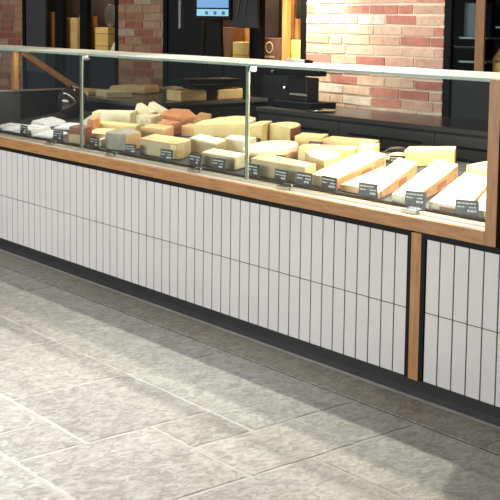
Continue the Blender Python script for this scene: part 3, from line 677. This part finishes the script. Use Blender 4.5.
BEIGE = mat('beige_crate', (222, 188, 120), .6, col2=(206, 168, 98), scale=7); YCR = mat('golden_box', (242, 208, 124), .55, col2=(232, 192, 104), scale=7)
BRB = mat('brown_wood_board', (140, 92, 56), .6, col2=(112, 72, 44), scale=5, stretch=(10, 10, 1.2)); OLIVE = mat('olive_board', (146, 132, 84), .6)
ORB = mat('orange_wood_board', (196, 138, 80), .55, col2=(178, 118, 64), scale=5, stretch=(10, 10, 1.2))
SH = 1.2505; YF = WY + .10
def shelf_box(name, label, cat, x0, x1, z0, z1, m, y0=YF, y1=None, bev=.004, group=None, lid=None):
    sh = -(7.06 - (x0 + x1) / 2) / 5.91 * (y0 - WY); x0 += sh; x1 += sh
    y1 = y1 or y0 + .14; cx = (x0 + x1) / 2; cy = (y0 + y1) / 2
    o = MB().box(x0 - cx, x1 - cx, y0 - cy, y1 - cy, 0, z1 - z0, bev=bev).build(name, m); o.location = (cx, cy, z0); tag(o, label, cat, group)
    if lid: MB().box(x0 - cx - .003, x1 - cx + .003, y0 - cy - .003, y1 - cy + .003, (z1 - z0) * lid, (z1 - z0) * lid + .006).build('seam', mat('box_seam', (150, 108, 58), .7), o)
    return o
G = 'boxes and boards in the wall cabinets'
shelf_box('wooden_board', 'brown wooden board standing at the far left of the cabinets', 'board', -3.60, -3.43, SH, 1.64, BRB, y1=YF + .03)
shelf_box('cheese_box', 'beige box, lower of two stacked in the far left cabinet', 'box', -3.20, -2.95, SH, 1.44, BEIGE)
shelf_box('cheese_box', 'beige box, upper of two stacked in the far left cabinet', 'box', -3.20, -2.95, 1.4405, 1.58, BEIGE)
shelf_box('wooden_board', 'narrow brown board under the white bag in the far left cabinet', 'board', -2.935, -2.88, SH, 1.50, BRB, y0=YF + .15)
o = MB().prism([(-.05, -.04, 0), (.05, -.04, 0), (.05, .04, 0), (-.05, .04, 0)], [(-.03, -.03, .14), (.04, -.03, .15), (.04, .03, .15), (-.03, .03, .14)], bev=.01).build('paper_bag', mat('cream_bag', (226, 210, 180), .7)); o.location = (-3.34, YF + .21, 1.5005); tag(o, 'cream paper bag standing high in the far left cabinet', 'bag')
shelf_box('wooden_board', 'thin orange brown board standing left of the cream box stack', 'board', -2.70, -2.64, SH, 1.60, ORB, y1=YF + .05)
shelf_box('cheese_box', 'cream box at the bottom of the stack beside the narrow brick pier', 'box', -2.62, -2.37, SH, 1.36, YCR, lid=.5)
shelf_box('cheese_box', 'cream box on top of the stack beside the narrow brick pier', 'box', -2.62, -2.37, 1.3605, 1.49, YCR, lid=.5)
b = MB(); b.lathe([(0, -.01), (.10, -.008), (.115, .005), (.11, .01), (0, .0)], 24, Matrix.Rotation(math.pi / 2, 4, 'X')); o = b.build('round_plate', mat('grey_metal_plate', (116, 112, 106), .35, metal=.5)); o.location = (-2.59, YF + .07, 1.6075); tag(o, 'round grey plate standing on the stack of cream boxes', 'plate')
o = MB().prism([(-.07, -.029, 0), (.07, -.029, 0), (.07, .029, 0), (-.07, .029, 0)], [(.0, -.029, .09), (.07, -.029, .12), (.07, .029, .12), (.0, .029, .09)], bev=.005).build('cheese_wedge', PALE); o.location = (-2.34, YF - .031, SH); tag(o, 'white cheese wedge on the cabinet shelf beside the narrow brick pier', 'cheese')
# middle cabinet
shelf_box('wooden_crate', 'dark brown wooden crate under the sales terminal screens', 'crate', -.62, -.44, SH, 1.52, BRB)
shelf_box('wooden_board', 'orange upright board at the left of the dark crate', 'board', -.70, -.64, SH, 1.52, ORB, y1=YF + .06)
shelf_box('wooden_board', 'orange brown board standing behind the golden box by the cabinet post', 'board', -.40, -.20, SH, 1.56, ORB, y0=YF + .15, y1=YF + .18)
shelf_box('cheese_box', 'golden box left of the dark cabinet post', 'box', -.42, -.22, SH, 1.40, YCR, y0=YF - .02, y1=YF + .10, lid=.25)
shelf_box('wooden_board', 'tall dark brown board behind the picture box', 'board', -.05, .17, SH, 1.9, DBROWN, y0=YF + .2, y1=YF + .23)
pb = shelf_box('picture_box', 'brown box with a pale scroll motif, left of the golden wood post', 'box', -.04, .17, SH, 1.44, mat('brown_box', (128, 92, 72), .6, col2=(104, 70, 54), scale=10))
b = MB(); b.lathe([(.035, -.002), (.05, -.002), (.05, .002), (.035, .002), (.035, -.002)], 20, Matrix.Translation((-.01, -.0715, .11)) @ Matrix.Rotation(math.pi / 2, 4, 'X')); b.box(-.07, .06, -.073, -.069, .03, .045); b.build('motif', mat('motif_tan', (188, 156, 120), .6), pb)
shelf_box('wooden_board', 'tall orange board right of the golden wood post', 'board', .28, .35, SH, 1.78, ORB, y0=YF + .16, y1=YF + .19)
shelf_box('wooden_board', 'short orange board standing behind the bright golden boxes', 'board', .355, .40, SH, 1.60, ORB, y0=YF + .16, y1=YF + .19)
shelf_box('cheese_box', 'bright golden box, lower of two beside the lit brick pier', 'box', .275, .428, SH, 1.305, YCR, y1=YF + .12)
shelf_box('cheese_box', 'bright golden box, upper of two beside the lit brick pier', 'box', .275, .428, 1.3055, 1.43, YCR, y1=YF + .12)
o = MB().prism([(-.03, -.02, 0), (.03, -.02, 0), (.03, .02, 0), (-.03, .02, 0)], [(.0, .04, .5), (.03, .04, .5), (.03, .07, .5), (.0, .07, .5)], bev=.004).build('leaning_board', OLIVE); o.location = (.13, YF + .24, SH); tag(o, 'olive board leaning in the corner beside the lit brick pier', 'board')
# right cabinet
BG = mat('blue_grey_reflection', (92, 106, 112), .5, col2=(78, 92, 100), scale=5)  # colour of the glass reflection, put on added blocks
shelf_box('reflection_block', 'blue grey block added for the glass reflection, on the upper shelf behind the door', 'box', 2.06, 2.20, 1.4925, 1.72, BG, y0=WY + .12, y1=WY + .24)  # block added in place of a blue grey reflection on the glass
MB().box(2.27 - cC, 2.9 - cC, -.18, .2, 1.555, 1.567).build('glass_shelf', EDGE, tC)
shelf_box('reflection_block', 'blue grey block on the shelf above the loaf, added for a glass reflection', 'box', 2.36, 2.66, 1.5675, 1.8, BG, y0=WY + .12, y1=WY + .24)  # second block, added with its shelf, for the bluish reflection
o = shelf_box('cheese_block', 'yellow cheese block under the loaf at the right edge', 'cheese', 2.31, 2.66, SH, 1.33, YCR)
b = MB(); b.prism([(-.16, -.09, 0), (.16, -.09, 0), (.16, .09, 0), (-.16, .09, 0)], [(-.06, -.07, .14), (.13, -.07, .15), (.13, .07, .15), (-.06, .07, .14)], bev=.035, seg=3)
o = b.build('crusty_loaf', mat('loaf_crust', (186, 146, 92), .7, col2=(128, 104, 82), scale=9, bump=.5, bscale=20), smooth=True); o.location = (2.37, YF + .07, 1.331); tag(o, 'crusty loaf resting on a yellow block at the right edge', 'bread')
